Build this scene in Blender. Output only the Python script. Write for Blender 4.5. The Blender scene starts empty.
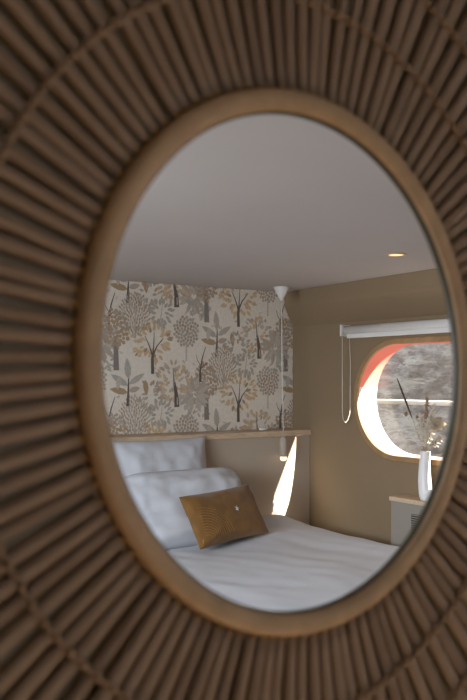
import bpy, bmesh, math, random
from math import sin, cos, pi, sqrt, radians
from mathutils import Vector, Matrix, noise

random.seed(7)
scene = bpy.context.scene
COL = scene.collection

# ------------------------------------------------------------------ camera, sky, sun, lights, exposure
# Room frame: X=0 porthole wall, Y=0 papered head wall, Z=0 floor.  The room seen in the mirror lies at X<0, Y<0.
CAM = Vector((-3.503, -4.45, 1.5))
cam_data = bpy.data.cameras.new('camera')
cam = bpy.data.objects.new('camera', cam_data)
COL.objects.link(cam)
cam.location = CAM
cam.rotation_euler = (radians(90), 0, radians(-34.2))
cam_data.sensor_fit = 'VERTICAL'
cam_data.sensor_height = 36.0
cam_data.sensor_width = 24.0
cam_data.lens = 848 / 700 * 36.0
cam_data.shift_y = 30 / 700
cam_data.clip_start = 0.02
cam_data.dof.use_dof = True
cam_data.dof.focus_distance = 4.7
cam_data.dof.aperture_fstop = 43.6 / 5.8
scene.camera = cam

world = bpy.data.worlds.new('sky')
scene.world = world
world.use_nodes = True
bg = world.node_tree.nodes['Background']
bg.inputs[0].default_value = (0.88, 0.94, 1.0, 1)
bg.inputs[1].default_value = 1.9

SUN_TO = Vector((1.0, -4.436, 2.147)).normalized()      # towards the sun
sun_data = bpy.data.lights.new('sun', 'SUN')
sun_data.energy = 26.0
sun_data.angle = radians(0.6)
sun_data.color = (1.0, 0.91, 0.76)
sun = bpy.data.objects.new('sun', sun_data)
COL.objects.link(sun)
sun.rotation_euler = SUN_TO.to_track_quat('Z', 'Y').to_euler()


def area(name, loc, direction, sx, sy, power, color):
    d = bpy.data.lights.new(name, 'AREA')
    d.shape = 'RECTANGLE'
    d.size, d.size_y = sx, sy
    d.energy = power
    d.color = color
    o = bpy.data.objects.new(name, d)
    COL.objects.link(o)
    o.location = loc
    o.rotation_euler = Vector(direction).to_track_quat('-Z', 'Y').to_euler()
    return o


# fill lamps added where unseen windows are assumed, in the side and near walls
side = area('added_side_fill', (-4.26, -2.35, 1.42), (1, 0.1, -0.55), 1.7, 0.8, 72, (0.80, 0.89, 1.0))
side.data.spread = radians(130)
area('added_near_fill', (0.02, -5.9, 1.42), (-1, 0, -0.05), 1.5, 0.8, 2.0, (1.0, 0.90, 0.80))

scene.view_settings.view_transform = 'Standard'
scene.view_settings.look = 'None'
scene.view_settings.exposure = 0.0
scene.view_settings.gamma = 1.0
scene.view_settings.use_curve_mapping = False
scene.cycles.use_denoising = True
scene.cycles.max_bounces = 10
scene.cycles.diffuse_bounces = 6
scene.cycles.sample_clamp_indirect = 8.0


# ------------------------------------------------------------------ helpers
def mat(name, color, rough=0.6, spec=0.3, metal=0.0, noise_amt=0.0, noise_scale=8.0, color2=None, bump=0.0,
        bump_scale=60.0, stretch=(1, 1, 1), sheen=0.0, emit=None, emit_strength=0.0, detail=4.0):
    m = bpy.data.materials.new(name)
    m.use_nodes = True
    nt = m.node_tree
    b = nt.nodes['Principled BSDF']
    b.inputs['Base Color'].default_value = (*color, 1)
    b.inputs['Roughness'].default_value = rough
    b.inputs['Specular IOR Level'].default_value = spec
    b.inputs['Metallic'].default_value = metal
    if sheen:
        b.inputs['Sheen Weight'].default_value = sheen
    if emit:
        b.inputs['Emission Color'].default_value = (*emit, 1)
        b.inputs['Emission Strength'].default_value = emit_strength
    if noise_amt or bump:
        tc = nt.nodes.new('ShaderNodeTexCoord')
        mp = nt.nodes.new('ShaderNodeMapping')
        mp.inputs['Scale'].default_value = stretch
        nt.links.new(tc.outputs['Object'], mp.inputs[0])
    if noise_amt:
        n = nt.nodes.new('ShaderNodeTexNoise')
        n.inputs['Scale'].default_value = noise_scale
        n.inputs['Detail'].default_value = detail
        nt.links.new(mp.outputs[0], n.inputs['Vector'])
        r = nt.nodes.new('ShaderNodeValToRGB')
        c2 = color2 or tuple(c * (1 - noise_amt) for c in color)
        r.color_ramp.elements[0].color = (*c2, 1)
        r.color_ramp.elements[1].color = (*color, 1)
        r.color_ramp.elements[0].position = 0.35
        r.color_ramp.elements[1].position = 0.65
        nt.links.new(n.outputs['Fac'], r.inputs[0])
        nt.links.new(r.outputs[0], b.inputs['Base Color'])
    if bump:
        n2 = nt.nodes.new('ShaderNodeTexNoise')
        n2.inputs['Scale'].default_value = bump_scale
        n2.inputs['Detail'].default_value = 3
        nt.links.new(mp.outputs[0], n2.inputs['Vector'])
        bp = nt.nodes.new('ShaderNodeBump')
        bp.inputs['Strength'].default_value = bump
        bp.inputs['Distance'].default_value = 0.002
        nt.links.new(n2.outputs['Fac'], bp.inputs['Height'])
        nt.links.new(bp.outputs[0], b.inputs['Normal'])
    return m


def obj(name, bm, material, parent=None, origin=None, smooth=True, normals=True):
    """One mesh object from a bmesh in world coordinates; origin (or the parent's place) becomes its local zero."""
    o0 = Vector(origin) if origin is not None else Vector((0, 0, 0))
    if normals:
        bmesh.ops.recalc_face_normals(bm, faces=bm.faces)
    bmesh.ops.translate(bm, verts=bm.verts, vec=-o0)
    me = bpy.data.meshes.new(name)
    bm.to_mesh(me)
    bm.free()
    mats = material if isinstance(material, (list, tuple)) else [material]
    for m in mats:
        me.materials.append(m)
    if smooth:
        me.polygons.foreach_set('use_smooth', [True] * len(me.polygons))
        me.update()
    o = bpy.data.objects.new(name, me)
    COL.objects.link(o)
    o.location = o0
    if parent is not None:
        o.parent = parent
        o.location = o0 - world_loc(parent)
    return o


def world_loc(o):
    v = Vector(o.location)
    while o.parent is not None:
        o = o.parent
        v += Vector(o.location)
    return v


def tag(o, label, cat, group=None):
    o['label'] = label
    o['category'] = cat
    if group:
        o['group'] = group
    return o


def thing(name, label, cat, loc, group=None):
    o = bpy.data.objects.new(name, None)
    o.empty_display_size = 0.05
    COL.objects.link(o)
    o.location = loc
    return tag(o, label, cat, group)


def struct(o):
    o['kind'] = 'structure'
    return o


def box(bm, x0, x1, y0, y1, z0, z1, bevel=0.0):
    vs = [bm.verts.new((x, y, z)) for x in (x0, x1) for y in (y0, y1) for z in (z0, z1)]
    fs = [(0, 1, 3, 2), (4, 6, 7, 5), (0, 4, 5, 1), (2, 3, 7, 6), (0, 2, 6, 4), (1, 5, 7, 3)]
    faces = [bm.faces.new([vs[i] for i in f]) for f in fs]
    if bevel:
        es = list({e for f in faces for e in f.edges})
        bmesh.ops.bevel(bm, geom=es, offset=bevel, segments=3, affect='EDGES', profile=0.5)
    return bm


def tube(bm, pts, r, seg=8, closed=False, cap=True):
    pts = [Vector(p) for p in pts]
    n = len(pts)
    rs = r if isinstance(r, (list, tuple)) else [r] * n
    rings = []
    up = Vector((0.123, 0.31, 0.94)).normalized()
    for i, p in enumerate(pts):
        a = pts[(i - 1) % n] if (closed or i > 0) else p
        b = pts[(i + 1) % n] if (closed or i < n - 1) else p
        t = (b - a)
        t = t.normalized() if t.length > 1e-9 else Vector((0, 0, 1))
        if abs(t.dot(up)) > 0.98:
            s = t.cross(Vector((1, 0, 0))).normalized()
        else:
            s = t.cross(up).normalized()
        q = t.cross(s)
        rings.append([bm.verts.new(p + (s * cos(2 * pi * k / seg) + q * sin(2 * pi * k / seg)) * rs[i]) for k in range(seg)])
    m = n if closed else n - 1
    for i in range(m):
        A, B = rings[i], rings[(i + 1) % n]
        for k in range(seg):
            bm.faces.new((A[k], A[(k + 1) % seg], B[(k + 1) % seg], B[k]))
    if cap and not closed:
        bm.faces.new(rings[0])
        bm.faces.new(rings[-1][::-1])
    return bm


def lathe(bm, prof, cx, cy, seg=32, cap=True):
    rings = [[bm.verts.new((cx + r * cos(2 * pi * k / seg), cy + r * sin(2 * pi * k / seg), z)) for k in range(seg)] for r, z in prof]
    for A, B in zip(rings, rings[1:]):
        for k in range(seg):
            bm.faces.new((A[k], A[(k + 1) % seg], B[(k + 1) % seg], B[k]))
    if cap:
        bm.faces.new(rings[0][::-1])
        bm.faces.new(rings[-1])
    return bm


def ellipsoid(bm, c, rx, ry, rz, rot=None, seg=10):
    r = bmesh.ops.create_uvsphere(bm, u_segments=seg, v_segments=max(6, seg // 2 + 2), radius=1)
    M = Matrix.Translation(Vector(c)) @ (rot.to_4x4() if rot is not None else Matrix.Identity(4)) @ Matrix.Diagonal((rx, ry, rz, 1))
    bmesh.ops.transform(bm, matrix=M, verts=r['verts'])


def quad(bm, a, b, c, d, mi=0):
    f = bm.faces.new([bm.verts.new(p) for p in (a, b, c, d)])
    f.material_index = mi
    return f


# ------------------------------------------------------------------ materials
M_wall = mat('taupe wall paint', (0.27, 0.191, 0.114), 0.75, 0.2, noise_amt=0.05, noise_scale=3, bump=0.08, bump_scale=90)
M_panel = mat('greige panel paint', (0.50, 0.415, 0.325), 0.7, 0.2, noise_amt=0.05, noise_scale=3, bump=0.06, bump_scale=90)
M_ceil = mat('ceiling paint', (0.54, 0.505, 0.495), 0.8, 0.15, noise_amt=0.03, noise_scale=2, bump=0.05, bump_scale=80)
M_floor = mat('oak floor', (0.33, 0.22, 0.13), 0.45, 0.4, noise_amt=0.35, noise_scale=4, stretch=(1, 10, 1))
M_oak = mat('light oak', (0.66, 0.50, 0.34), 0.5, 0.35, noise_amt=0.22, noise_scale=9, stretch=(2, 14, 14))
M_trimoak = mat('oak porthole trim', (0.42, 0.25, 0.12), 0.45, 0.35, noise_amt=0.25, noise_scale=14)
M_reveal = mat('coral reveal paint', (0.86, 0.25, 0.19), 0.55, 0.3, noise_amt=0.06, noise_scale=5)
M_sill = mat('white reveal paint', (0.78, 0.70, 0.65), 0.5, 0.3, noise_amt=0.04, noise_scale=6)
M_white = mat('white lacquer', (0.78, 0.76, 0.73), 0.4, 0.4, noise_amt=0.03, noise_scale=6)
M_blind = mat('white blind fabric', (0.72, 0.70, 0.67), 0.7, 0.2, noise_amt=0.04, noise_scale=40, bump=0.1, bump_scale=300)
M_cab = mat('greige cabinet lacquer', (0.30, 0.265, 0.22), 0.5, 0.3, noise_amt=0.03, noise_scale=5)
M_dark = mat('dark vent', (0.03, 0.028, 0.025), 0.7, 0.2, noise_amt=0.2, noise_scale=20)
M_linen = mat('white cotton', (0.61, 0.62, 0.65), 0.85, 0.1, noise_amt=0.03, noise_scale=12, bump=0.12, bump_scale=220, sheen=0.1)
M_duvet = mat('white satin stripe cotton', (0.59, 0.60, 0.63), 0.75, 0.15, noise_amt=0.03, noise_scale=10, sheen=0.1)
M_mattress = mat('mattress ticking', (0.68, 0.66, 0.62), 0.85, 0.1, noise_amt=0.05, noise_scale=20)
M_bedbase = mat('bed base fabric', (0.30, 0.27, 0.23), 0.85, 0.1, noise_amt=0.1, noise_scale=30)
M_mustard = mat('mustard velvet', (0.225, 0.108, 0.026), 0.75, 0.2, noise_amt=0.25, noise_scale=14, bump=0.15, bump_scale=260, sheen=0.25)
M_goldthread = mat('gold thread', (0.31, 0.165, 0.05), 0.5, 0.4, noise_amt=0.1, noise_scale=60)
M_whitethread = mat('pale thread', (0.88, 0.84, 0.76), 0.5, 0.4, noise_amt=0.05, noise_scale=60)
M_ceramic = mat('white ceramic', (0.82, 0.80, 0.78), 0.35, 0.45, noise_amt=0.03, noise_scale=15)
M_socket = mat('pale wood socket', (0.50, 0.42, 0.34), 0.6, 0.3, noise_amt=0.12, noise_scale=20)
M_cord = mat('white cord', (0.72, 0.69, 0.63), 0.6, 0.3, noise_amt=0.05, noise_scale=90)
M_bulb = mat('glowing bulb', (0.9, 0.8, 0.6), 0.4, 0.3, emit=(1.0, 0.80, 0.52), emit_strength=1.6)
M_spot = mat('glowing spot lens', (0.9, 0.7, 0.4), 0.4, 0.3, emit=(1.0, 0.62, 0.28), emit_strength=1.5)
M_spotrim = mat('spot rim', (0.62, 0.44, 0.30), 0.4, 0.4, metal=0.3, noise_amt=0.05, noise_scale=40)
M_rattan = mat('rattan cane', (0.43, 0.33, 0.25), 0.55, 0.3, noise_amt=0.22, noise_scale=30, stretch=(0.4, 6, 6), bump=0.2, bump_scale=150)
M_rattan2 = mat('darker rattan cane', (0.36, 0.272, 0.205), 0.55, 0.3, noise_amt=0.25, noise_scale=30, stretch=(0.4, 6, 6), bump=0.2, bump_scale=150)
M_frame = mat('bent wood frame', (0.68, 0.51, 0.33), 0.45, 0.4, noise_amt=0.18, noise_scale=14, stretch=(3, 3, 3))
M_twine = mat('binding twine', (0.46, 0.345, 0.25), 0.7, 0.2, noise_amt=0.2, noise_scale=120)
M_tip = mat('ochre peg', (0.50, 0.31, 0.08), 0.45, 0.4, noise_amt=0.15, noise_scale=80)
M_rim = mat('bevelled glass edge with painted reflection', (0.085, 0.075, 0.05), 0.45, 0.3, noise_amt=0.1, noise_scale=20)
M_partition = mat('olive grey wall paint', (0.44, 0.385, 0.285), 0.8, 0.15, noise_amt=0.05, noise_scale=4)
M_crossbar = mat('white painted rail', (0.8, 0.79, 0.76), 0.4, 0.4, noise_amt=0.05, noise_scale=10)


def duvet_bump(m):
    nt = m.node_tree
    b = nt.nodes['Principled BSDF']
    tc = nt.nodes.new('ShaderNodeTexCoord')
    w = nt.nodes.new('ShaderNodeTexWave')
    w.wave_type = 'BANDS'
    w.bands_direction = 'X'
    w.inputs['Scale'].default_value = 14
    w.inputs['Distortion'].default_value = 0.6
    nt.links.new(tc.outputs['Object'], w.inputs['Vector'])
    bp = nt.nodes.new('ShaderNodeBump')
    bp.inputs['Strength'].default_value = 0.10
    bp.inputs['Distance'].default_value = 0.003
    nt.links.new(w.outputs['Fac'], bp.inputs['Height'])
    nt.links.new(bp.outputs[0], b.inputs['Normal'])


duvet_bump(M_duvet)


def stone_material():
    m = bpy.data.materials.new('weathered quay stone')
    m.use_nodes = True
    nt = m.node_tree
    b = nt.nodes['Principled BSDF']
    b.inputs['Roughness'].default_value = 0.9
    tc = nt.nodes.new('ShaderNodeTexCoord')
    mp = nt.nodes.new('ShaderNodeMapping')
    mp.inputs['Scale'].default_value = (1, 0.7, 1.9)
    nt.links.new(tc.outputs['Object'], mp.inputs[0])
    n = nt.nodes.new('ShaderNodeTexNoise')
    n.inputs['Scale'].default_value = 7
    n.inputs['Detail'].default_value = 9
    n.inputs['Roughness'].default_value = 0.68
    nt.links.new(mp.outputs[0], n.inputs['Vector'])
    r = nt.nodes.new('ShaderNodeValToRGB')
    e = r.color_ramp.elements
    e[0].position = 0.36; e[0].color = (0.22, 0.18, 0.16, 1)
    e[1].position = 0.66; e[1].color = (0.54, 0.49, 0.45, 1)
    k = e.new(0.5); k.color = (0.36, 0.315, 0.285, 1)
    nt.links.new(n.outputs['Fac'], r.inputs[0])
    # long pale ledges of mortar running along the courses
    mp2 = nt.nodes.new('ShaderNodeMapping')
    mp2.inputs['Scale'].default_value = (1, 0.45, 3.0)
    nt.links.new(tc.outputs['Object'], mp2.inputs[0])
    n2 = nt.nodes.new('ShaderNodeTexNoise')
    n2.inputs['Scale'].default_value = 2.6
    n2.inputs['Detail'].default_value = 6
    n2.inputs['Roughness'].default_value = 0.65
    nt.links.new(mp2.outputs[0], n2.inputs['Vector'])
    r2 = nt.nodes.new('ShaderNodeValToRGB')
    e = r2.color_ramp.elements
    e[0].position = 0.50; e[0].color = (0, 0, 0, 1)
    e[1].position = 0.60; e[1].color = (0, 0, 0, 1)
    k = e.new(0.54); k.color = (0.8, 0.8, 0.8, 1)
    nt.links.new(n2.outputs['Fac'], r2.inputs[0])
    mx = nt.nodes.new('ShaderNodeMix')
    mx.data_type = 'RGBA'
    nt.links.new(r2.outputs[0], mx.inputs[0])
    nt.links.new(r.outputs[0], mx.inputs[6])
    mx.inputs[7].default_value = (0.58, 0.53, 0.47, 1)
    nt.links.new(mx.outputs[2], b.inputs['Base Color'])
    bp = nt.nodes.new('ShaderNodeBump')
    bp.inputs['Strength'].default_value = 0.8
    bp.inputs['Distance'].default_value = 0.10
    nt.links.new(n.outputs['Fac'], bp.inputs['Height'])
    nt.links.new(bp.outputs[0], b.inputs['Normal'])
    return m


M_stone = stone_material()


def pane_material():
    m = bpy.data.materials.new('window glass')
    m.use_nodes = True
    nt = m.node_tree
    for nd in list(nt.nodes):
        nt.nodes.remove(nd)
    out = nt.nodes.new('ShaderNodeOutputMaterial')
    t = nt.nodes.new('ShaderNodeBsdfTransparent')
    t.inputs[0].default_value = (0.96, 0.97, 0.97, 1)
    g = nt.nodes.new('ShaderNodeBsdfGlossy')
    g.inputs['Roughness'].default_value = 0.02
    mx = nt.nodes.new('ShaderNodeMixShader')
    mx.inputs[0].default_value = 0.02
    nt.links.new(t.outputs[0], mx.inputs[1])
    nt.links.new(g.outputs[0], mx.inputs[2])
    nt.links.new(mx.outputs[0], out.inputs[0])
    return m


M_pane = pane_material()

# ------------------------------------------------------------------ the room shell
ZC = 2.08                     # ceiling height
XL = -4.3                     # opposite side wall
YB = -7.2                     # near end, open to the daylight
YM = -3.901                   # plane of the mirror's rods
W_SC, W_L, W_Z, W_R, W_T = 0.957, 1.149, 1.5 - 0.114, 0.321, 0.151    # porthole: first arc centre, straight length, height, radius, depth


def stadium(off=0.0, n=28):
    """Outline of the porthole grown by off, as (y, z), counted from the right arc (s grows towards -Y)."""
    r = W_R + off
    pts = []
    for k in range(n + 1):
        a = pi / 2 + pi * k / n
        pts.append((W_SC + r * cos(a), W_Z + r * sin(a)))
    for k in range(n + 1):
        a = -pi / 2 + pi * k / n
        pts.append((W_SC + W_L + r * cos(a), W_Z + r * sin(a)))
    return [(-s, z) for s, z in pts]


def plate_with_hole(bm, inner, rect, to3d, mi=0):
    """Rectangle (a0,a1,b0,b1) with a convex hole; every inner point is joined to the matching place on the rectangle."""
    a0, a1, b0, b1 = rect
    ca = sum(p[0] for p in inner) / len(inner)
    cb = sum(p[1] for p in inner) / len(inner)
    corners = [(a0, b0), (a1, b0), (a1, b1), (a0, b1)]

    def hit(p):
        da, db = p[0] - ca, p[1] - cb
        t = 1e9
        if abs(da) > 1e-9:
            t = min(t, ((a1 if da > 0 else a0) - ca) / da)
        if abs(db) > 1e-9:
            t = min(t, ((b1 if db > 0 else b0) - cb) / db)
        return (ca + da * t, cb + db * t)

    n = len(inner)
    out = [hit(p) for p in inner]
    iv = [bm.verts.new(to3d(*p)) for p in inner]
    ov = [bm.verts.new(to3d(*p)) for p in out]
    for i in range(n):
        j = (i + 1) % n
        # a rectangle corner may lie between the two outer points
        extra = []
        angs = [math.atan2(out[q][1] - cb, out[q][0] - ca) for q in (i, j)]
        d = (angs[1] - angs[0] + pi) % (2 * pi) - pi
        for c in corners:
            ac = math.atan2(c[1] - cb, c[0] - ca)
            e = (ac - angs[0] + pi) % (2 * pi) - pi
            if (d > 0 and 1e-6 < e < d - 1e-6) or (d < 0 and d + 1e-6 < e < -1e-6):
                extra.append((abs(e), c))
        extra = [bm.verts.new(to3d(*c)) for _, c in sorted(extra)]
        f = bm.faces.new([iv[i], ov[i]] + extra + [ov[j], iv[j]])
        f.material_index = mi
    return iv


bm = bmesh.new(); box(bm, XL - 0.1, 0.17, YB, 0.1, -0.1, 0.0)
struct(obj('floor', bm, M_floor, smooth=False))
bm = bmesh.new(); box(bm, XL - 0.1, 0.17, YB, 0.1, ZC, ZC + 0.1)
struct(obj('ceiling', bm, M_ceil, smooth=False))
bm = bmesh.new(); box(bm, XL - 0.1, 0.17, 0.0, 0.1, 0, ZC)
struct(obj('wall_head', bm, M_wall, smooth=False))

# porthole wall: inner and outer skin with the porthole cut through, from the head wall to the partition
bm = bmesh.new()
hole = stadium()
for X in (0.0, W_T):
    plate_with_hole(bm, hole, (YM, 0.0, 0.0, ZC), lambda a, b, X=X: (X, a, b))
struct(obj('wall_right', bm, M_wall, smooth=False))

# opposite side wall with an assumed window opening, added for the side fill
bm = bmesh.new()
wy0, wy1, wz0, wz1 = -3.2, -1.5, 1.02, 1.82
box(bm, XL - 0.1, XL, YB, wy0, 0, ZC)
box(bm, XL - 0.1, XL, wy1, 0.0, 0, ZC)
box(bm, XL - 0.1, XL, wy0, wy1, 0, wz0)
box(bm, XL - 0.1, XL, wy0, wy1, wz1, ZC)
struct(obj('wall_left', bm, M_wall, smooth=False))

# near side of the partition: wall with an opening added for the near fill
bm = bmesh.new()
ny0, ny1 = -6.65, -5.15
box(bm, 0.0, 0.1, YB, ny0, 0, ZC)
box(bm, 0.0, 0.1, ny1, YM, 0, ZC)
box(bm, 0.0, 0.1, ny0, ny1, 0, wz0)
box(bm, 0.0, 0.1, ny0, ny1, wz1, ZC)
struct(obj('wall_near', bm, M_wall, smooth=False))

bm = bmesh.new()
box(bm, XL - 0.1, -2.9, YB - 0.1, YB, 0, ZC)
box(bm, -1.7, 0.17, YB - 0.1, YB, 0, ZC)
box(bm, -2.9, -1.7, YB - 0.1, YB, 0, 0.9)
struct(obj('wall_back', bm, M_wall, smooth=False))  # unseen wall, its opening sized to limit skylight on the rods

# bevelled timber cove between porthole wall and ceiling, wider towards the viewer
bm = bmesh.new()
rows = []
for i in range(25):
    y = YM * i / 24
    top = 0.075 + 0.085 * min(1.0, -y / 1.42) + 0.02 * max(0.0, (-y - 1.42))
    rows.append([bm.verts.new((-top * (1 - 0.06 * t / 0.42 if t < 0.42 else 0.94 * max(0.0, 1 - (t - 0.42) / 0.58) ** 0.9), y, ZC - (ZC - 1.853) * t)) for t in [0, .14, .28, .36, .42, .5, .66, .82, 1]])
for A, B in zip(rows, rows[1:]):
    for k in range(8):
        bm.faces.new((A[k], A[k + 1], B[k + 1], B[k]))
cove = obj('trim_1', bm, M_wall)
struct(cove)

# ------------------------------------------------------------------ wallpaper with trees
PAPER = {}
for nm, c in dict(paper=(0.8, 0.735, 0.64), bubble=(0.47, 0.345, 0.235), taupe=(0.48, 0.405, 0.33), grey=(0.49, 0.45, 0.385),
                  bluegrey=(0.445, 0.42, 0.365), peach=(0.63, 0.455, 0.29), gold=(0.67, 0.51, 0.32), ochre=(0.43, 0.315, 0.185),
                  pale=(0.56, 0.50, 0.43), trunk=(0.16, 0.13, 0.11), trunkgrey=(0.27, 0.24, 0.215), shade=(0.62, 0.575, 0.51)).items():
    PAPER[nm] = mat('paper ' + nm, c, 0.7, 0.2, noise_amt=0.10, noise_scale=60)
PKEYS = list(PAPER)
paper_bm = bmesh.new()
PX0, PX1, PZ0, PZ1 = -4.28, -0.002, 1.1815, ZC - 0.001
layer = [0]


def ppoly(pts, m, lift):
    x0 = min(p[0] for p in pts); x1 = max(p[0] for p in pts); z0 = min(p[1] for p in pts); z1 = max(p[1] for p in pts)
    if x1 < PX0 or x0 > PX1 or z1 < PZ0 or z0 > PZ1:
        return
    pts = [(min(max(x, PX0), PX1), min(max(z, PZ0), PZ1)) for x, z in pts]
    f = paper_bm.faces.new([paper_bm.verts.new((x, -0.0012 - lift, z)) for x, z in pts])
    f.material_index = PKEYS.index(m)


def lf(n=1):
    layer[0] = (layer[0] + n) % 1499
    return 0.0002 + layer[0] * 0.000002


def leaf(x, z, ang, ln, wd, m):
    ca, sa = cos(ang), sin(ang)
    prof = [(0, 0), (.22, .42), (.5, .5), (.78, .32), (1, 0), (.78, -.32), (.5, -.5), (.22, -.42)]
    ppoly([(x + ca * a * ln - sa * b * wd, z + sa * a * ln + ca * b * wd) for a, b in prof], m, lf())


def disc(x, z, r, m, n=8, ex=1.0):
    o = random.uniform(0, 6.28)
    ppoly([(x + r * cos(2 * pi * k / n + o), z + ex * r * sin(2 * pi * k / n + o)) for k in range(n)], m, lf())


def strip(pts, w0, w1, m):
    n = len(pts)
    L, R = [], []
    for i, (x, z) in enumerate(pts):
        a = pts[max(0, i - 1)]; b = pts[min(n - 1, i + 1)]
        dx, dz = b[0] - a[0], b[1] - a[1]
        l = sqrt(dx * dx + dz * dz) or 1
        w = w0 + (w1 - w0) * i / (n - 1)
        L.append((x - dz / l * w / 2, z + dx / l * w / 2)); R.append((x + dz / l * w / 2, z - dx / l * w / 2))
    ppoly(L + R[::-1], m, lf())


def tile(ox, oz):
    rng = random
    U = rng.uniform

    def P(x, z):
        return (ox + x, oz + z)
    # pale fan rosette
    for ring, n in ((0.045, 9), (0.09, 15)):
        for k in range(n):
            a = 2 * pi * k / n + U(-.15, .15)
            x, z = P(.29 + ring * .35 * cos(a), -.125 + ring * .35 * sin(a)); leaf(x, z, a, ring * 1.0, .03, rng.choice(['pale', 'pale', 'grey', 'taupe']))
    # V-branched tree with a sparse peach crown
    for k in range(66):
        a = U(0, 2 * pi); r = .115 * sqrt(U(.12, 1))
        x, z = P(r * 1.05 * cos(a), .195 + r * .95 * sin(a)); leaf(x, z, a + U(-.5, .5), U(.032, .048), U(.016, .022), rng.choice(['peach', 'gold', 'gold', 'ochre' if U(0, 1) < .2 else 'peach']))
    strip([P(.002, 0), P(0, .09), P(.004, .12)], .022, .017, 'trunk')
    strip([P(.0, .11), P(-.022, .17), P(-.05, .225)], .011, .004, 'trunk')
    strip([P(.004, .11), P(.03, .165), P(.075, .215)], .012, .004, 'trunk')
    strip([P(.004, .12), P(.01, .19), P(.012, .25)], .009, .003, 'trunk')
    # bubble tree
    strip([P(-.237, .02), P(-.24, .14), P(-.243, .22)], .036, .024, 'trunkgrey')
    for k in range(62):
        a = k * 2.39996; r = sqrt((k + .5) / 62)
        x, z = P(-.243 + .088 * r * cos(a) + U(-.004, .004), .262 + .112 * r * sin(a) + U(-.004, .004)); disc(x, z, U(.0100, .0140), rng.choice(['bubble', 'bubble', 'taupe']), 8)
    # fern bush of many grains
    strip([P(-.115, .21), P(-.115, .40)], .009, .004, 'taupe')
    for k in range(120):
        a = k * 2.39996; r = sqrt((k + .5) / 120)
        x, z = P(-.115 + .095 * r * cos(a), .345 + .125 * r * sin(a)); leaf(x, z, pi / 2 + (a - pi / 2 + pi) % (2 * pi) * .0 + cos(a) * -.9 * r, .025, .0115, rng.choice(['taupe', 'taupe', 'bubble', 'pale']))
    # leaf sprig
    strip([P(.045, .285), P(.06, .36), P(.07, .43)], .006, .003, 'bluegrey')
    for k in range(24):
        a = k * 2.39996; r = .018 + .058 * sqrt((k + .5) / 24)
        x, z = P(.062 + r * .8 * cos(a), .37 + r * .85 * sin(a)); leaf(x, z, a + U(-.3, .3), .038, .018, rng.choice(['grey', 'bluegrey', 'grey']))
    # seeded round tree
    strip([P(.235, .08), P(.235, .2)], .012, .008, 'pale')
    for k in range(66):
        a = k * 2.39996; r = sqrt((k + .5) / 66)
        x, z = P(.235 + .09 * r * cos(a), .262 + .095 * r * sin(a)); disc(x, z, .0095, rng.choice(['taupe', 'bubble', 'grey', 'taupe']), 6, 1.1)
    # grey green bush
    for k in range(44):
        a = U(0, 2 * pi); r = .095 * sqrt(U(0, 1))
        x, z = P(.315 + r * cos(a), .40 + r * sin(a)); leaf(x, z, pi / 2 + U(-1.3, 1.3), .036, .0145, rng.choice(['grey', 'pale', 'bluegrey', 'grey']))
    # big leaved branch
    strip([P(-.165, -.19), P(-.16, -.10), P(-.158, -.01)], .018, .006, 'trunk')
    leaf(*P(-.16, -.03), pi / 2 + .08, .125, .042, 'grey')
    leaf(*P(-.162, -.07), 2.6, .13, .04, 'bluegrey')
    leaf(*P(-.162, -.11), 2.95, .12, .04, 'ochre')
    leaf(*P(-.155, -.06), .55, .12, .036, 'grey')
    leaf(*P(-.05, -.035), -1.45, .095, .034, 'ochre')
    leaf(*P(-.155, -.10), .25, .075, .034, 'taupe')
    leaf(*P(-.215, -.01), -1.75, .085, .034, 'pale')
    # bare dark twig
    strip([P(.335, -.05), P(.335, .02), P(.35, .10), P(.375, .17)], .017, .004, 'trunk')
    strip([P(.337, .03), P(.36, .055), P(.39, .07)], .008, .003, 'trunk')
    strip([P(.34, .05), P(.315, .085), P(.305, .12)], .007, .003, 'trunkgrey')
    # peach leaf tree with a dark trunk
    for k in range(92):
        a = U(0, 2 * pi); r = .112 * sqrt(U(0.02, 1))
        x, z = P(.145 + r * cos(a), -.05 + r * .95 * sin(a)); leaf(x, z, a + U(-.6, .6), U(.028, .040), U(.015, .020), rng.choice(['peach', 'gold', 'peach', 'pale', 'taupe']))
    strip([P(.168, -.2), P(.165, -.13), P(.15, -.05)], .036, .016, 'trunk')
    strip([P(.15, -.07), P(.145, -.01), P(.14, .04)], .012, .004, 'trunkgrey')
    strip([P(.172, -.185), P(.17, -.14)], .008, .006, 'pale')
    # low blue grey bush
    for k in range(30):
        a = U(0, 2 * pi); r = .08 * sqrt(U(0, 1))
        x, z = P(-.01 + r * cos(a), -.13 + r * sin(a)); leaf(x, z, a + U(-.6, .6), .034, .017, rng.choice(['bluegrey', 'grey', 'taupe', 'bubble']))
    # faint seed heads to fill
    for k in range(16):
        x, z = P(U(-.31, .31), U(-.3, .3)); leaf(x, z, U(0, 6.28), .03, .012, rng.choice(['shade', 'shade', 'pale']))


ppoly([(PX0, PZ0), (PX1, PZ0), (PX1, PZ1), (PX0, PZ1)], 'paper', 0)
for c in range(-1, 6):
    for r in range(-1, 2):
        tile(-0.445 - 0.62 * c, 1.5 - 0.267 - 0.303 * ((-c) % 2 and -1) + 0.605 * r)
paper = obj('wallpaper', paper_bm, [PAPER[k] for k in PKEYS], smooth=False, normals=False)
paper.parent = bpy.data.objects['wall_head']

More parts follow.
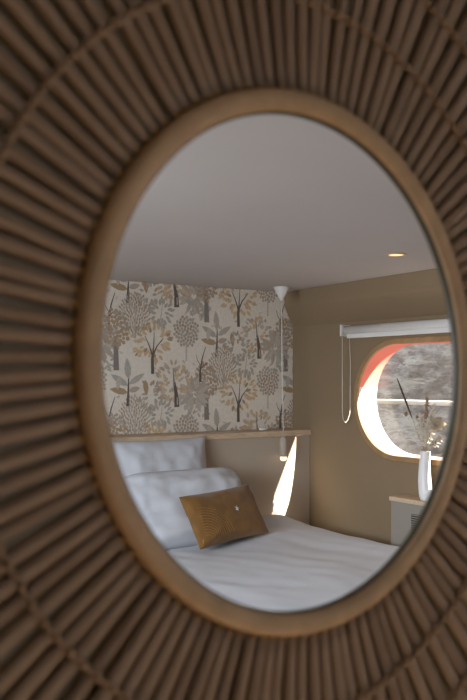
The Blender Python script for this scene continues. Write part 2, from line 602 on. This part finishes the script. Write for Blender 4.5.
# ------------------------------------------------------------------ boxed-in headboard with oak ledge
hb = thing('headboard', 'greige panelled headboard with oak ledge along the papered wall behind the bed', 'headboard', (-1.5, -0.09, 0))
bm = bmesh.new(); box(bm, XL + 0.003, -0.003, -0.178, -0.003, 0.002, 1.143)
obj('panel', bm, M_panel, hb, (-1.5, -0.09, 0), smooth=False)
bm = bmesh.new(); box(bm, XL + 0.003, -0.003, -0.197, -0.003, 1.143, 1.18, 0.004)
obj('ledge', bm, M_oak, hb, (-1.5, -0.09, 1.15), smooth=False)

bm = bmesh.new()
ellipsoid(bm, (-0.335, -0.12, 1.190), 0.028, 0.02, 0.0105, seg=16)
tag(obj('pebble', bm, M_white, None, (-0.335, -0.12, 1.18)), 'small white pebble lying on the oak ledge under the wallpaper', 'ornament')

# ------------------------------------------------------------------ porthole
win = bpy.data.objects.new('window_1', None)
COL.objects.link(win)
win.location = (0, -W_SC - W_L / 2, W_Z)
struct(win)
WL = Vector(win.location)
bm = bmesh.new()
pts = stadium()
A = [bm.verts.new((0.0, y, z)) for y, z in pts]
B = [bm.verts.new((W_T, y, z)) for y, z in pts]
for i in range(len(pts)):
    j = (i + 1) % len(pts)
    bm.faces.new((A[i], A[j], B[j], B[i]))
for f in bm.faces:
    f.material_index = 0 if f.calc_center_median().z > W_Z + 0.06 else 1  # upper faces coral, the rest white
obj('window_reveal', bm, [M_reveal, M_sill], win, WL)
bm = bmesh.new()
prof = [(-0.001, 0.004), (-0.001, -0.007), (0.0, -0.010), (0.027, -0.010), (0.031, -0.007), (0.031, 0.0)]
rings = [[bm.verts.new((x, y, z)) for y, z in stadium(off)] for off, x in prof]
for R0, R1 in zip(rings, rings[1:]):
    for i in range(len(R0)):
        j = (i + 1) % len(R0)
        bm.faces.new((R0[i], R0[j], R1[j], R1[i]))
obj('window_frame', bm, M_trimoak, win, WL, smooth=False)
bm = bmesh.new()
for X in (W_T - 0.010, W_T - 0.004):
    bm.faces.new([bm.verts.new((X, y, z)) for y, z in stadium(-0.0005)])
obj('window_pane', bm, M_pane, win, WL, smooth=False)

# outside: the quay wall and a painted rail
bm = bmesh.new()
nx, nz = 180, 70
grid = []
for i in range(nx + 1):
    row = []
    for k in range(nz + 1):
        y = 4.5 - 10.5 * i / nx; z = -0.6 + 3.35 * k / nz
        d = 0.10 * noise.fractal(Vector((y * 1.9, z * 3.6, 3.1)), 0.8, 2.0, 5)
        row.append(bm.verts.new((1.35 + d, y, z)))
    grid.append(row)
for i in range(nx):
    for k in range(nz):
        bm.faces.new((grid[i][k], grid[i + 1][k], grid[i + 1][k + 1], grid[i][k + 1]))
back = [[bm.verts.new((1.75, v.co.y, v.co.z)) for v in (grid[i][0], grid[i][nz])] for i in (0, nx)]
bm.faces.new((back[0][0], back[0][1], back[1][1], back[1][0]))
bm.faces.new([grid[i][nz] for i in range(nx + 1)] + [back[1][1], back[0][1]])
struct(obj('exterior_wall', bm, M_stone))
bm = bmesh.new(); box(bm, 0.17, 1.4, -6.0, 4.5, -0.75, -0.6)
struct(obj('exterior_ground', bm, M_stone, smooth=False))
crossbar = thing('white_crossbar', 'white painted rail outside the porthole in front of the stone wall', 'crossbar', (0.55, -0.4, -0.6))  # white bar giving the pale horizontal line across the porthole
bm = bmesh.new(); tube(bm, [(0.55, 2.6, 1.355), (0.55, -3.2, 1.355)], 0.016, 12)
obj('bar', bm, M_crossbar, crossbar, (0.55, -0.4, -0.6))
for y in (2.4, -2.95):
    bm = bmesh.new(); tube(bm, [(0.55, y, -0.6), (0.55, y, 1.35)], 0.014, 10)
    obj('post', bm, M_crossbar, crossbar, (0.55, -0.4, -0.6))

# ------------------------------------------------------------------ roller blind
BL = Vector((-0.06, -0.5, 1.80))
bl = thing('roller_blind', 'white rolled-up roller blind mounted on the wall above the porthole', 'blind', BL)
bm = bmesh.new(); tube(bm, [(-0.052, -0.575, 1.800), (-0.052, -2.45, 1.800)], 0.026, 20)
obj('roll', bm, M_blind, bl, BL)
bm = bmesh.new(); box(bm, -0.062, -0.032, -0.60, -2.42, 1.752, 1.778, 0.004)
obj('bottom_bar', bm, M_white, bl, BL, smooth=False)
for y in (-0.569, -2.456):
    bm = bmesh.new(); box(bm, -0.085, 0.0, y - 0.005, y + 0.005, 1.765, 1.835, 0.003)
    obj('bracket', bm, M_white, bl, BL, smooth=False)
bm = bmesh.new()
ch = [(-0.078, -0.580, 1.80), (-0.078, -0.580, 1.6), (-0.078, -0.580, 1.30), (-0.073, -0.583, 1.258), (-0.058, -0.587, 1.242), (-0.043, -0.591, 1.258), (-0.03, -0.595, 1.30), (-0.026, -0.595, 1.6), (-0.026, -0.583, 1.80)]
tube(bm, ch, 0.0017, 6)
obj('pull_chain', bm, M_cord, bl, BL)

# ------------------------------------------------------------------ radiator cabinet below the porthole
CB = Vector((-0.065, -1.6, 0))
cab = thing('radiator_cabinet', 'greige radiator cabinet with oak top against the wall below the porthole', 'cabinet', CB)
y0, y1 = -1.03, -2.25
CT = 0.853
bm = bmesh.new(); box(bm, -0.122, -0.003, y0 - 0.006, y1, 0.002, CT - 0.024, 0.002)
obj('body', bm, M_cab, cab, CB, smooth=False)
bm = bmesh.new(); box(bm, -0.132, -0.003, y0, y1 - 0.01, CT - 0.024, CT, 0.003)
obj('top', bm, M_oak, cab, CB, smooth=False)
for yv in (-1.19, -1.72):
    bm = bmesh.new(); box(bm, -0.1235, -0.1215, yv - 0.40, yv, 0.672, 0.775)
    v = obj('vent', bm, M_dark, cab, CB, smooth=False)
    bm = bmesh.new()
    for k in range(8):
        z = 0.682 + k * 0.0123
        box(bm, -0.130, -0.1236, yv - 0.395, yv - 0.005, z, z + 0.0045)
    g = obj('grille', bm, M_cab, v, CB, smooth=False)

# ------------------------------------------------------------------ vase and dried flowers
VX, VY = -0.093, -1.262
V0 = Vector((VX, VY, CT))
bm = bmesh.new()
prof = [(0.012, 0.0005, .024), (0.012, 0.004, .032), (0.010, 0.018, .037), (0.006, 0.040, .0375), (0.001, 0.070, .0365), (-0.003, 0.105, .0350), (-0.004, 0.15, .0325),
        (-0.002, 0.20, .0295), (0.001, 0.235, .0275), (0.003, 0.262, .0270), (0.003, 0.264, .0255), (0.003, 0.262, .0240), (0.003, 0.215, .0225)]
n = 32
rings = [[bm.verts.new((VX + r * cos(2 * pi * k / n), VY - dy + r * sin(2 * pi * k / n), CT + z)) for k in range(n)] for dy, z, r in prof]
for A, B in zip(rings, rings[1:]):
    for k in range(n):
        bm.faces.new((A[k], A[(k + 1) % n], B[(k + 1) % n], B[k]))
bm.faces.new(rings[0][::-1]); bm.faces.new(rings[-1])
# the rounded toe of the foot
ellipsoid(bm, (VX, VY - 0.040, CT + 0.0335), 0.034, 0.050, 0.033, seg=28)
tag(obj('vase', bm, M_ceramic, None, V0), 'tall white ceramic vase with a bulging foot on the radiator cabinet', 'vase')

M_stem = mat('dry stem', (0.42, 0.33, 0.22), 0.8, 0.1, noise_amt=0.15, noise_scale=60)
M_cattail = mat('dark brown spike', (0.10, 0.065, 0.045), 0.85, 0.1, noise_amt=0.3, noise_scale=120)
M_cream = mat('cream petal', (0.74, 0.66, 0.52), 0.7, 0.2, noise_amt=0.1, noise_scale=50)
nt_ = M_cream.node_tree                     # thin petals let the light through
tl_ = nt_.nodes.new('ShaderNodeBsdfTranslucent')
tl_.inputs[0].default_value = (0.80, 0.72, 0.58, 1)
mx_ = nt_.nodes.new('ShaderNodeMixShader')
mx_.inputs[0].default_value = 0.4
nt_.links.new(nt_.nodes['Principled BSDF'].outputs[0], mx_.inputs[1])
nt_.links.new(tl_.outputs[0], mx_.inputs[2])
nt_.links.new(mx_.outputs[0], nt_.nodes['Material Output'].inputs[0])
M_fluff = mat('beige plume', (0.72, 0.63, 0.51), 0.9, 0.1, noise_amt=0.2, noise_scale=90)
M_pod = mat('brown seed head', (0.30, 0.20, 0.13), 0.8, 0.1, noise_amt=0.3, noise_scale=80)
M_rust = mat('rust plume', (0.40, 0.28, 0.19), 0.9, 0.1, noise_amt=0.25, noise_scale=90)
MOUTH = Vector((VX, VY - 0.004, CT + 0.26))


def at_px(px, py, X):
    """Room point on the plane x=X that projects to a photograph pixel (only used for laying out)."""
    f = 848.0
    a = radians(34.2)
    d = Vector((cos(a) * (px - 233.5) / f + sin(a), -sin(a) * (px - 233.5) / f + cos(a), -(py - 380) / f))
    return CAM + d * ((X - CAM.x) / d.x)


def stem_pts(tip, n=9, bend=0.25):
    base = MOUTH + Vector((random.uniform(-.008, .008), random.uniform(-.008, .008), -0.17))
    thru = MOUTH + Vector((random.uniform(-.012, .012), random.uniform(-.012, .012), 0.0))
    pts = [base, thru]
    d = (tip - thru)
    for i in range(1, n + 1):
        t = i / n
        p = thru + d * t + Vector((0, 0, bend * d.length * 0.35 * t * (1 - t)))
        pts.append(p)
    return pts


FG = 'dried stems in the white vase'


def flower(name, label, tip, stem_r=0.0011, bend=0.25):
    t = thing(name, label, 'dried flower', MOUTH - Vector((0, 0, 0.17)))
    p = stem_pts(tip, bend=bend)
    bm = bmesh.new(); tube(bm, p, stem_r, 6)
    obj('stem', bm, M_stem, t, MOUTH - Vector((0, 0, 0.17)))
    return t, p


def plume(t, p, m, start=0.5, ln=0.03, count=60, droop=0.4, r=0.0007):
    bm = bmesh.new()
    n = len(p)
    for k in range(count):
        u = start + (1 - start) * random.random()
        f = 2 + u * (n - 3); i = min(int(f), n - 2)
        c = p[i].lerp(p[i + 1], f - i)
        ax = (p[i + 1] - p[i]).normalized()
        d = (ax * 1.1 + Vector((random.uniform(-1, 1), random.uniform(-1, 1), random.uniform(-1, 1))) * 0.75).normalized()
        L = ln * random.uniform(.6, 1.2) * (1.15 - 0.6 * u)
        q = [c, c + d * L * .5, c + d * L + Vector((0, 0, -droop * L * .5))]
        tube(bm, q, [r, r * 1.6, r * .4], 5)
    obj('plume', bm, m, t, world_loc(t))


t, p = flower('cattail', 'long dark brown spike slanting left out of the white vase', at_px(397, 378, -0.075), 0.0016, 0.02)
bm = bmesh.new(); q = [p[-1].lerp(p[5], k / 6) for k in range(7)]
tube(bm, q, [.0015, .004, .0052, .0055, .0052, .004, .002], 10)
obj('spike', bm, M_cattail, t, world_loc(t))

t, p = flower('dried_orchid', 'cream curled dried bloom at the right of the vase bouquet', at_px(437, 424, -0.07), 0.0014, 0.3)
bm = bmesh.new()
c = p[-1]
for k in range(8):
    a = 2 * pi * k / 8 + random.uniform(-.25, .25)
    L = random.uniform(.038, .056)
    rowsv = []
    for u in range(6):
        tt = u / 5
        r = L * tt; w = 0.0145 * sin(pi * min(1, tt * .85 + .12))
        h = 0.022 * sin(tt * 3.0) * (1 if k % 2 else .3) - 0.012 * tt * tt
        ctr = c + Vector((r * cos(a) * .68, -r * cos(a) * .73, r * sin(a))) + Vector((-.73, -.68, 0)).normalized() * h
        sd = Vector((-sin(a) * .68, sin(a) * .73, cos(a)))
        rowsv.append((bm.verts.new(ctr + sd * w), bm.verts.new(ctr - sd * w)))
    for A, B in zip(rowsv, rowsv[1:]):
        bm.faces.new((A[0], A[1], B[1], B[0]))
ret = bmesh.ops.solidify(bm, geom=bm.faces[:], thickness=0.0012)
obj('petal', bm, M_cream, t, world_loc(t), normals=False)
bm = bmesh.new(); ellipsoid(bm, c, .006, .006, .006); obj('bloom_centre', bm, M_fluff, t, world_loc(t))

t, p = flower('rust_plume', 'tall rust brown feathery plume rising upright from the white vase', at_px(427, 398, -0.06), 0.0012, 0.05)
plume(t, p, M_rust, .35, .032, 150, r=0.0019)
t, p = flower('seed_stem', 'brown round seed head on a stem at the left of the bouquet', at_px(406, 414, -0.06), 0.0010, 0.15)
bm = bmesh.new(); ellipsoid(bm, p[-1], .010, .010, .014); obj('seed_head', bm, M_pod, t, world_loc(t))
t, p = flower('seed_stem', 'brown round seed head in the middle of the bouquet', at_px(417.5, 417, -0.08), 0.0010, 0.1)
bm = bmesh.new(); ellipsoid(bm, p[-1], .010, .010, .013); obj('seed_head', bm, M_pod, t, world_loc(t))
for px, py, lab in ((431, 412, 'short beige fluffy grass plume just right of the rust plume'), (440, 437, 'beige grass plume hanging low to the right below the cream bloom'),
                    (423, 432, 'short beige grass plume standing in the middle of the vase mouth'), (420, 426, 'beige grass plume leaning left beneath the brown seed heads'),
                    (434, 405, 'thin beige grass plume reaching up behind the cream bloom'),
                    (420, 415, 'beige grass plume rising just left of the rust plume'), (428, 420, 'bushy beige grass plume upright at the heart of the bouquet')):
    t, p = flower('grass_plume', lab, at_px(px, py, -0.065 + random.uniform(-.02, .02)), 0.0009, 0.25)
    t['group'] = FG
    plume(t, p, M_fluff, .15, .040, 170, r=0.0019)

# ------------------------------------------------------------------ pendant lamp and recessed spot
PL = Vector((-0.276, -0.236, 0))
pend = thing('pendant_lamp', 'slim pendant bulb hanging on a white cord in front of the headboard', 'lamp', (PL.x, PL.y, 0.985))
PO = Vector(pend.location)
bm = bmesh.new(); lathe(bm, [(0.050, ZC), (0.050, ZC - 0.006), (0.046, ZC - 0.014), (0.010, ZC - 0.078), (0.006, ZC - 0.086)], PL.x, PL.y, 32)
obj('ceiling_rose', bm, M_white, pend, PO)
bm = bmesh.new(); tube(bm, [(PL.x, PL.y, ZC - 0.08), (PL.x + 0.004, PL.y, 1.6), (PL.x + 0.012, PL.y - .004, 1.12)], 0.0035, 8)
obj('cord', bm, M_cord, pend, PO)
sx, sy = PL.x + 0.012, PL.y - .004
bm = bmesh.new(); lathe(bm, [(0.006, 1.148), (0.018, 1.140), (0.0235, 1.125), (0.025, 1.035), (0.025, 1.022)], sx, sy, 24)
obj('socket', bm, M_socket, pend, PO)
bm = bmesh.new(); lathe(bm, [(0.020, 1.022), (0.0215, 1.014), (0.020, 1.003), (0.012, 0.996), (0.003, 0.994)], sx, sy, 24)
obj('bulb', bm, M_bulb, pend, PO)

DL = Vector((-0.40, -1.80, ZC))
a_ = at_px(396, 254, 0)
dl_dir = (a_ - CAM)
DLp = CAM + dl_dir * ((ZC - CAM.z) / dl_dir.z)
DL = Vector((DLp.x, DLp.y, ZC))


def downlight(loc, label):
    t = thing('recessed_spotlight', label, 'lamp', loc)
    bm = bmesh.new(); lathe(bm, [(0.034, loc.z - 0.001), (0.035, loc.z - 0.006), (0.047, loc.z - 0.006), (0.050, loc.z - 0.001)], loc.x, loc.y, 32, cap=False)
    obj('rim', bm, M_spotrim, t, loc)
    bm = bmesh.new(); lathe(bm, [(0.035, loc.z - 0.004), (0.015, loc.z - 0.0035), (0.002, loc.z - 0.004)], loc.x, loc.y, 28)
    obj('lens', bm, M_spot, t, loc)
    ld = bpy.data.lights.new('spot_bulb', 'SPOT')
    ld.energy = 4; ld.color = (1.0, 0.78, 0.52); ld.spot_size = radians(95); ld.spot_blend = 0.8; ld.shadow_soft_size = 0.03
    lo = bpy.data.objects.new('spot_bulb', ld)
    COL.objects.link(lo); lo.parent = t; lo.location = (0, 0, -0.012)
    return t


downlight(DL, 'small glowing recessed spotlight in the ceiling near the porthole wall')

# ------------------------------------------------------------------ bed
BX0, BX1, BY0, BY1 = -1.94, -0.27, -0.20, -2.25
BO = Vector((-1.1, -1.2, 0))
bed = thing('bed', 'double bed with its head against the greige headboard', 'bed', BO)
bm = bmesh.new(); box(bm, BX0 + .02, BX1 - .02, BY0 - .005, BY1 + .03, 0.06, 0.32, 0.015)
obj('base', bm, M_bedbase, bed, BO, smooth=False)
bm = bmesh.new(); box(bm, BX0 + .015, BX1 - .015, BY0 - .005, BY1 + .02, 0.32, 0.555, 0.04)
obj('mattress', bm, M_mattress, bed, BO)
for x in (BX0 + .12, BX1 - .12):
    for y in (BY0 - .12, BY1 + .15):
        bm = bmesh.new(); lathe(bm, [(0.02, 0.0), (0.026, 0.06)], x, y, 16)
        obj('leg', bm, M_oak, bed, BO)


def duvet_z(x, y):
    z = 0.615
    z += 0.012 * noise.fractal(Vector((x * 2.2, y * 2.0, .3)), 1.0, 2.0, 3)
    z += 0.006 * noise.noise(Vector((x * 9 + y * 3, y * 4, 5.0)))
    # soft ridge where the cover is turned back near the head
    z += 0.070 * math.exp(-((x + 0.44) / 0.17) ** 2 - ((y + 0.36) / 0.13) ** 2)
    z += 0.025 * math.exp(-((x + 0.60) / 0.3) ** 2 - ((y + 0.62) / 0.12) ** 2)
    return z


bm = bmesh.new()
nx, ny = 96, 120
grid = []
DX0, DX1, DY0, DY1 = BX0 - 0.01, BX1 - 0.005, BY0 - 0.01, BY1 - 0.03
for i in range(nx + 1):
    row = []
    for k in range(ny + 1):
        u = i / nx; v = k / ny
        # the outer strips hang over the edges
        s = -0.32 + (DX1 - DX0 + 0.64) * u
        t_ = (DY0 - DY1 + 0.30) * v
        W = DX1 - DX0; H = DY0 - DY1
        x = DX0 + min(max(s, 0), W); over = max(-s, s - W, 0)
        y = DY0 - min(t_, H); overy = max(t_ - H, 0)
        z = duvet_z(x, y)
        R = 0.05

        def fall(o):
            a = min(o / R, pi / 2)
            return R * sin(a), R * (1 - cos(a)) + max(0, o - R * pi / 2)
        ox, dz = fall(over); oy, dzy = fall(overy)
        flare = 0.012 * sin(y * 19 + x * 3) * min(1, over * 5)
        x += (ox + flare) * (1 if s > W else -1) if over > 0 else 0
        y -= (oy + 0.012 * sin(x * 17) * min(1, overy * 5)) if overy > 0 else 0
        row.append(bm.verts.new((x, y, z - max(dz, dzy))))
    grid.append(row)
for i in range(nx):
    for k in range(ny):
        bm.faces.new((grid[i][k], grid[i + 1][k], grid[i + 1][k + 1], grid[i][k + 1]))
bmesh.ops.recalc_face_normals(bm, faces=bm.faces)
if sum(f.normal.z for f in bm.faces) < 0:
    bmesh.ops.reverse_faces(bm, faces=bm.faces)
bm.normal_update()
inner = [[bm.verts.new(v.co - v.normal * 0.018) for v in row] for row in grid]
for i in range(nx):
    for k in range(ny):
        bm.faces.new((inner[i][k], inner[i][k + 1], inner[i + 1][k + 1], inner[i + 1][k]))
rim_o = [grid[i][0] for i in range(nx)] + [grid[nx][k] for k in range(ny)] + [grid[i][ny] for i in range(nx, 0, -1)] + [grid[0][k] for k in range(ny, 0, -1)]
rim_i = [inner[i][0] for i in range(nx)] + [inner[nx][k] for k in range(ny)] + [inner[i][ny] for i in range(nx, 0, -1)] + [inner[0][k] for k in range(ny, 0, -1)]
for i in range(len(rim_o)):
    j = (i + 1) % len(rim_o)
    bm.faces.new((rim_o[i], rim_i[i], rim_i[j], rim_o[j]))
duvet = obj('duvet', bm, M_duvet, None, (-1.1, -1.2, 0.6), normals=False)
tag(duvet, 'white striped duvet spread over the whole bed', 'duvet')


def pillow_surface(w, h, th, pinch, seed, wrinkle, corner):
    def S(u, v, side):
        x = w / 2 * u * (1 - pinch * (1 - v * v) * abs(u) ** 1.5)
        y = h / 2 * v * (1 - pinch * (1 - u * u) * abs(v) ** 1.5)
        x *= 1 - corner * abs(u) ** 3 * v ** 6
        y *= 1 - corner * 1.3 * u ** 6 * abs(v) ** 3
        e = max(0.0, (1 - u ** 4)) ** 0.55 * max(0.0, (1 - v ** 4)) ** 0.55
        z = th / 2 * e
        z += wrinkle * noise.fractal(Vector((u * 2.2 + seed, v * 2.2, side * 3.0)), 0.9, 2.0, 3) * e ** 0.5
        # creases running in from the corners
        z += wrinkle * 0.55 * sin(9 * (abs(u) - abs(v)) + seed) * (abs(u) * abs(v)) * e ** 0.5
        return x, y, z * side
    return S


def pillow(name, label, cat, material, base, right, up, w, h, th, pinch=0.06, seed=0.0, wrinkle=0.02, nu=44, nv=34, corner=0.0):
    right = Vector(right).normalized()
    up = Vector(up); up = (up - right * up.dot(right)).normalized()
    fr = right.cross(up).normalized()            # faces the viewer
    S = pillow_surface(w, h, th, pinch, seed, wrinkle, corner)
    base = Vector(base)
    ctr = base + up * (h / 2)

    def Wp(u, v, side, lift=0.0):
        x, y, z = S(u, v, side)
        return ctr + right * x + up * y + fr * (z + lift)
    bm = bmesh.new()
    F = [[None] * (nv + 1) for _ in range(nu + 1)]
    Bk = [[None] * (nv + 1) for _ in range(nu + 1)]

    def g(i, n):
        a = -1 + 2 * i / n
        return sin(a * pi / 2) * 0.6 + a * 0.4
    for i in range(nu + 1):
        for k in range(nv + 1):
            u, v = g(i, nu), g(k, nv)
            F[i][k] = bm.verts.new(Wp(u, v, 1))
            Bk[i][k] = F[i][k] if i in (0, nu) or k in (0, nv) else bm.verts.new(Wp(u, v, -1))
    for i in range(nu):
        for k in range(nv):
            bm.faces.new((F[i][k], F[i + 1][k], F[i + 1][k + 1], F[i][k + 1]))
            bm.faces.new((Bk[i][k], Bk[i][k + 1], Bk[i + 1][k + 1], Bk[i + 1][k]))
    o = obj(name, bm, material, None, base)
    tag(o, label, cat)
    return o, Wp


pillow('pillow', 'large square white pillow standing upright against the headboard', 'pillow', M_linen,
       (-1.15, -0.315, 0.62), (1, 0, 0), (0, 0.2, 1), 0.65, 0.56, 0.18, 0.05, 1.3, 0.02)
pillow('pillow', 'plump oblong white pillow leaning against the tall square pillow', 'pillow', M_linen,
       (-1.13, -0.575, 0.607), (1, -0.02, 0), (0, 0.42, 1), 0.78, 0.43, 0.21, 0.02, 4.1, 0.022, corner=0.11)

cR = Vector((-0.703, -0.67, 0.663)) - Vector((-1.172, -0.75, 0.640))
cB = (Vector((-0.703, -0.67, 0.663)) + Vector((-1.172, -0.75, 0.640))) / 2 + Vector((0, 0, -0.01))
cush, CW = pillow('cushion', 'mustard brown velvet cushion with stitched arcs resting against the white pillows', 'cushion', M_mustard,
                  cB + Vector((-0.012, -0.007, 0)), cR, (-0.03, 0.60, 1.0), 0.515, 0.30, 0.12, 0.06, 2.2, 0.008)
bm = bmesh.new()
# concentric stitched arcs that fan out of the lower left corner
for k in range(11):
    r = 0.035 + 0.0150 * k
    pts = []
    for q in range(24):
        a = radians(4 + (86) * q / 23)
        du, dv = r * cos(a), r * sin(a)
        u = -0.86 + du / 0.245; v = -0.86 + dv / 0.15
        if v < 0.55:
            pts.append(CW(u, v, 1, 0.0012))
    tube(bm, pts, 0.0011, 5)
obj('stitched_arcs', bm, M_goldthread, cush, world_loc(cush))
bm = bmesh.new()
for k in range(10):
    a = 2 * pi * k / 10
    L = 0.017 if k % 2 == 0 else 0.010
    tube(bm, [CW(0.17 + 0.004 / .245 * cos(a), 0.05 + .004 / .15 * sin(a), 1, 0.0015), CW(0.17 + L / .245 * cos(a), 0.05 + L / .15 * sin(a), 1, 0.0015)], [0.0020, 0.0008], 5)
obj('embroidered_star', bm, M_whitethread, cush, world_loc(cush))
# small woven tag at the lower left seam
bm = bmesh.new()
c = CW(-0.93, -0.80, 1, 0.004)
ellipsoid(bm, c, 0.008, 0.003, 0.014)
obj('seam_tag', bm, M_goldthread, cush, world_loc(cush))

# ------------------------------------------------------------------ partition carrying the mirror; the mirror opening shows the room
MC = Vector((-3.0625, YM, 1.5132))
MA, MB, ROLL = 0.2015, 0.2220, 0.123


def ov(a, off):
    """Point of the oval at parameter a, grown by off (x, z relative to the mirror centre)."""
    x, z = (MA + off) * cos(a), (MB + off) * sin(a)
    return x * cos(ROLL) - z * sin(ROLL), x * sin(ROLL) + z * cos(ROLL)


def ov_ring(a, off):
    """Oval of the lashing rings, hung a little askew to the frame."""
    x, z = (0.2010 + off) * cos(a), (0.2190 + off) * sin(a)
    r = 0.067
    return x * cos(r) - z * sin(r) - 0.003, x * sin(r) + z * cos(r) + 0.002


bm = bmesh.new()
N = 128
hole = [(MC.x + ov(2 * pi * k / N, -0.001)[0], MC.z + ov(2 * pi * k / N, -0.001)[1]) for k in range(N)]
r0 = plate_with_hole(bm, hole, (XL, 0.0, 0.0, ZC), lambda a, b: (a, YM + 0.006, b))
r1 = plate_with_hole(bm, hole, (XL, 0.0, 0.0, ZC), lambda a, b: (a, YM + 0.011, b))
for i in range(N):
    j = (i + 1) % N
    bm.faces.new((r0[i], r0[j], r1[j], r1[i]))
struct(obj('wall_mirror', bm, M_partition, smooth=False))

mir = thing('rattan_mirror', 'oval wall mirror in a bent wood ring with radiating brown rattan rods', 'mirror', MC)


def oval_sweep(bm, prof, N=160):
    rows = []
    for off, p in prof:
        rows.append([bm.verts.new((MC.x + ov(2 * pi * k / N, off)[0], MC.y - p, MC.z + ov(2 * pi * k / N, off)[1])) for k in range(N)])
    n = len(rows)
    for i in range(n):
        A, B = rows[i], rows[(i + 1) % n]
        for k in range(N):
            bm.faces.new((A[k], A[(k + 1) % N], B[(k + 1) % N], B[k]))


def rounded(a0, a1, p0, p1, e=3.0, n=20):
    """Closed rounded-rectangle section."""
    ca, cp = (a0 + a1) / 2, (p0 + p1) / 2
    out = []
    for k in range(n):
        t = 2 * pi * k / n
        c, s = cos(t), sin(t)
        out.append((ca + (a1 - a0) / 2 * math.copysign(abs(c) ** (2 / e), c), cp + (p1 - p0) / 2 * math.copysign(abs(s) ** (2 / e), s)))
    return out


bm = bmesh.new(); oval_sweep(bm, [(-.0178, .0040), (-.0176, .0072), (-.0165, .0100), (-.0140, .0119), (-.0105, .0127), (-.0070, .0128), (-.0035, .0121), (-.0010, .0100), (.0004, .0070), (.0006, .0030), (.0005, -.0095), (-.0040, -.0095), (-.0045, .0020), (-.0165, .0020)])
obj('wooden_ring', bm, M_frame, mir, MC)
bm = bmesh.new(); oval_sweep(bm, rounded(-0.0190, -0.0162, 0.0005, 0.0070, 4.0, 12))  # dark colour stands in for the wooden ring's reflection along the edge
o = obj('glass_edge_reflection', bm, M_rim, mir, MC)
o['label'] = 'dark bevelled glass edge with painted reflection inside the wooden ring'


def rod_mesh(seed, material, wide):
    rnd = random.Random(seed)
    bm = bmesh.new()
    L = 0.205
    rows = []
    n = 12
    w0 = rnd.uniform(.0048, .0053); w1 = rnd.uniform(.0068, .0078) if wide else rnd.uniform(.0049, .0058); bow = rnd.uniform(-.0012, .0012)
    for i in range(n + 1):
        t = i / n
        w = w0 + (w1 - w0) * min(1, t * 1.3)
        x = -0.001 + L * t
        yo = bow * sin(pi * t)
        tw = rnd.uniform(-.06, .06)
        rows.append([bm.verts.new((x, -(0.0040 if k < 6 else 0.0030) * sin(2 * pi * k / 12 + tw), yo + w * cos(2 * pi * k / 12 + tw))) for k in range(12)])
    for A, B in zip(rows, rows[1:]):
        for k in range(12):
            bm.faces.new((A[k], A[(k + 1) % 12], B[(k + 1) % 12], B[k]))
    bm.faces.new(rows[0]); bm.faces.new(rows[-1][::-1])
    bmesh.ops.recalc_face_normals(bm, faces=bm.faces)
    me = bpy.data.meshes.new('rattan_rod')
    bm.to_mesh(me); bm.free()
    me.materials.append(material)
    me.polygons.foreach_set('use_smooth', [True] * len(me.polygons))
    return me


rod_meshes = [rod_mesh(s, M_rattan if s % 3 else M_rattan2, s >= 9) for s in range(18)]
bm = bmesh.new()
tube(bm, [(-0.003, -0.001, 0), (-0.001, -0.002, 0), (0.001, -0.003, 0)], [0.0018, 0.0022, 0.0018], 8)
bmesh.ops.recalc_face_normals(bm, faces=bm.faces)
tip_me = bpy.data.meshes.new('peg'); bm.to_mesh(tip_me); bm.free(); tip_me.materials.append(M_tip)
NR = 120
far_bm = bmesh.new()
for k in range(NR):
    a = 2 * pi * (k + 0.5) / NR + random.uniform(-.006, .006)
    x, z = ov(a, 0.004)
    ang = a + ROLL
    M = Matrix.Translation((x, random.uniform(-.0012, .0012), z)) @ Matrix.Rotation(-ang, 4, 'Y')
    me = rod_meshes[random.randrange(9) + (9 if cos(a + 0.6) > -0.25 else 0)]
    if k < 10 or k >= NR - 10:                       # the rods outside the picture's right edge
        tmp = bmesh.new(); tmp.from_mesh(me); bmesh.ops.transform(tmp, matrix=M, verts=tmp.verts)
        tmpm = bpy.data.meshes.new('tmp'); tmp.to_mesh(tmpm); tmp.free(); far_bm.from_mesh(tmpm); bpy.data.meshes.remove(tmpm)
        continue
    r = bpy.data.objects.new('rattan_rod', me)
    COL.objects.link(r)
    r.parent = mir
    r.matrix_local = M
    tp = bpy.data.objects.new('peg', tip_me)
    COL.objects.link(tp)
    tp.parent = r
far = obj('rattan_rods', far_bm, M_rattan)
far.parent = mir
far['kind'] = 'stuff'

for name, off, rr, amp, knots in (('binding_twine', 0.078, 0.0012, 0.0022, True), ('binding_twine', 0.146, 0.0012, 0.0022, True)):
    bm = bmesh.new()
    n = NR * 8
    for ph in (0, pi):
        pts = []
        for k in range(n):
            a = 2 * pi * k / n
            th = NR / 2 * a + ph
            x, z = ov_ring(a, off + 0.0022 * cos(th))
            pts.append((MC.x + x, MC.y - 0.0052 - amp * sin(th), MC.z + z))
        tube(bm, pts, rr, 6, closed=True)
    for k in range(NR):
        a = 2 * pi * (k + random.uniform(-.1, .1)) / NR
        x, z = ov_ring(a, off)
        ellipsoid(bm, (MC.x + x, MC.y - 0.0068, MC.z + z), 0.0027, 0.0022, 0.0027, seg=8)
    obj(name, bm, M_twine, mir, MC)
bm = bmesh.new()
pts = [(MC.x + ov(2 * pi * k / 200, 0.0045)[0], MC.y + 0.0005, MC.z + ov(2 * pi * k / 200, 0.0045)[1]) for k in range(200)]
tube(bm, pts, 0.0016, 6, closed=True)
obj('hoop', bm, M_twine, mir, MC)
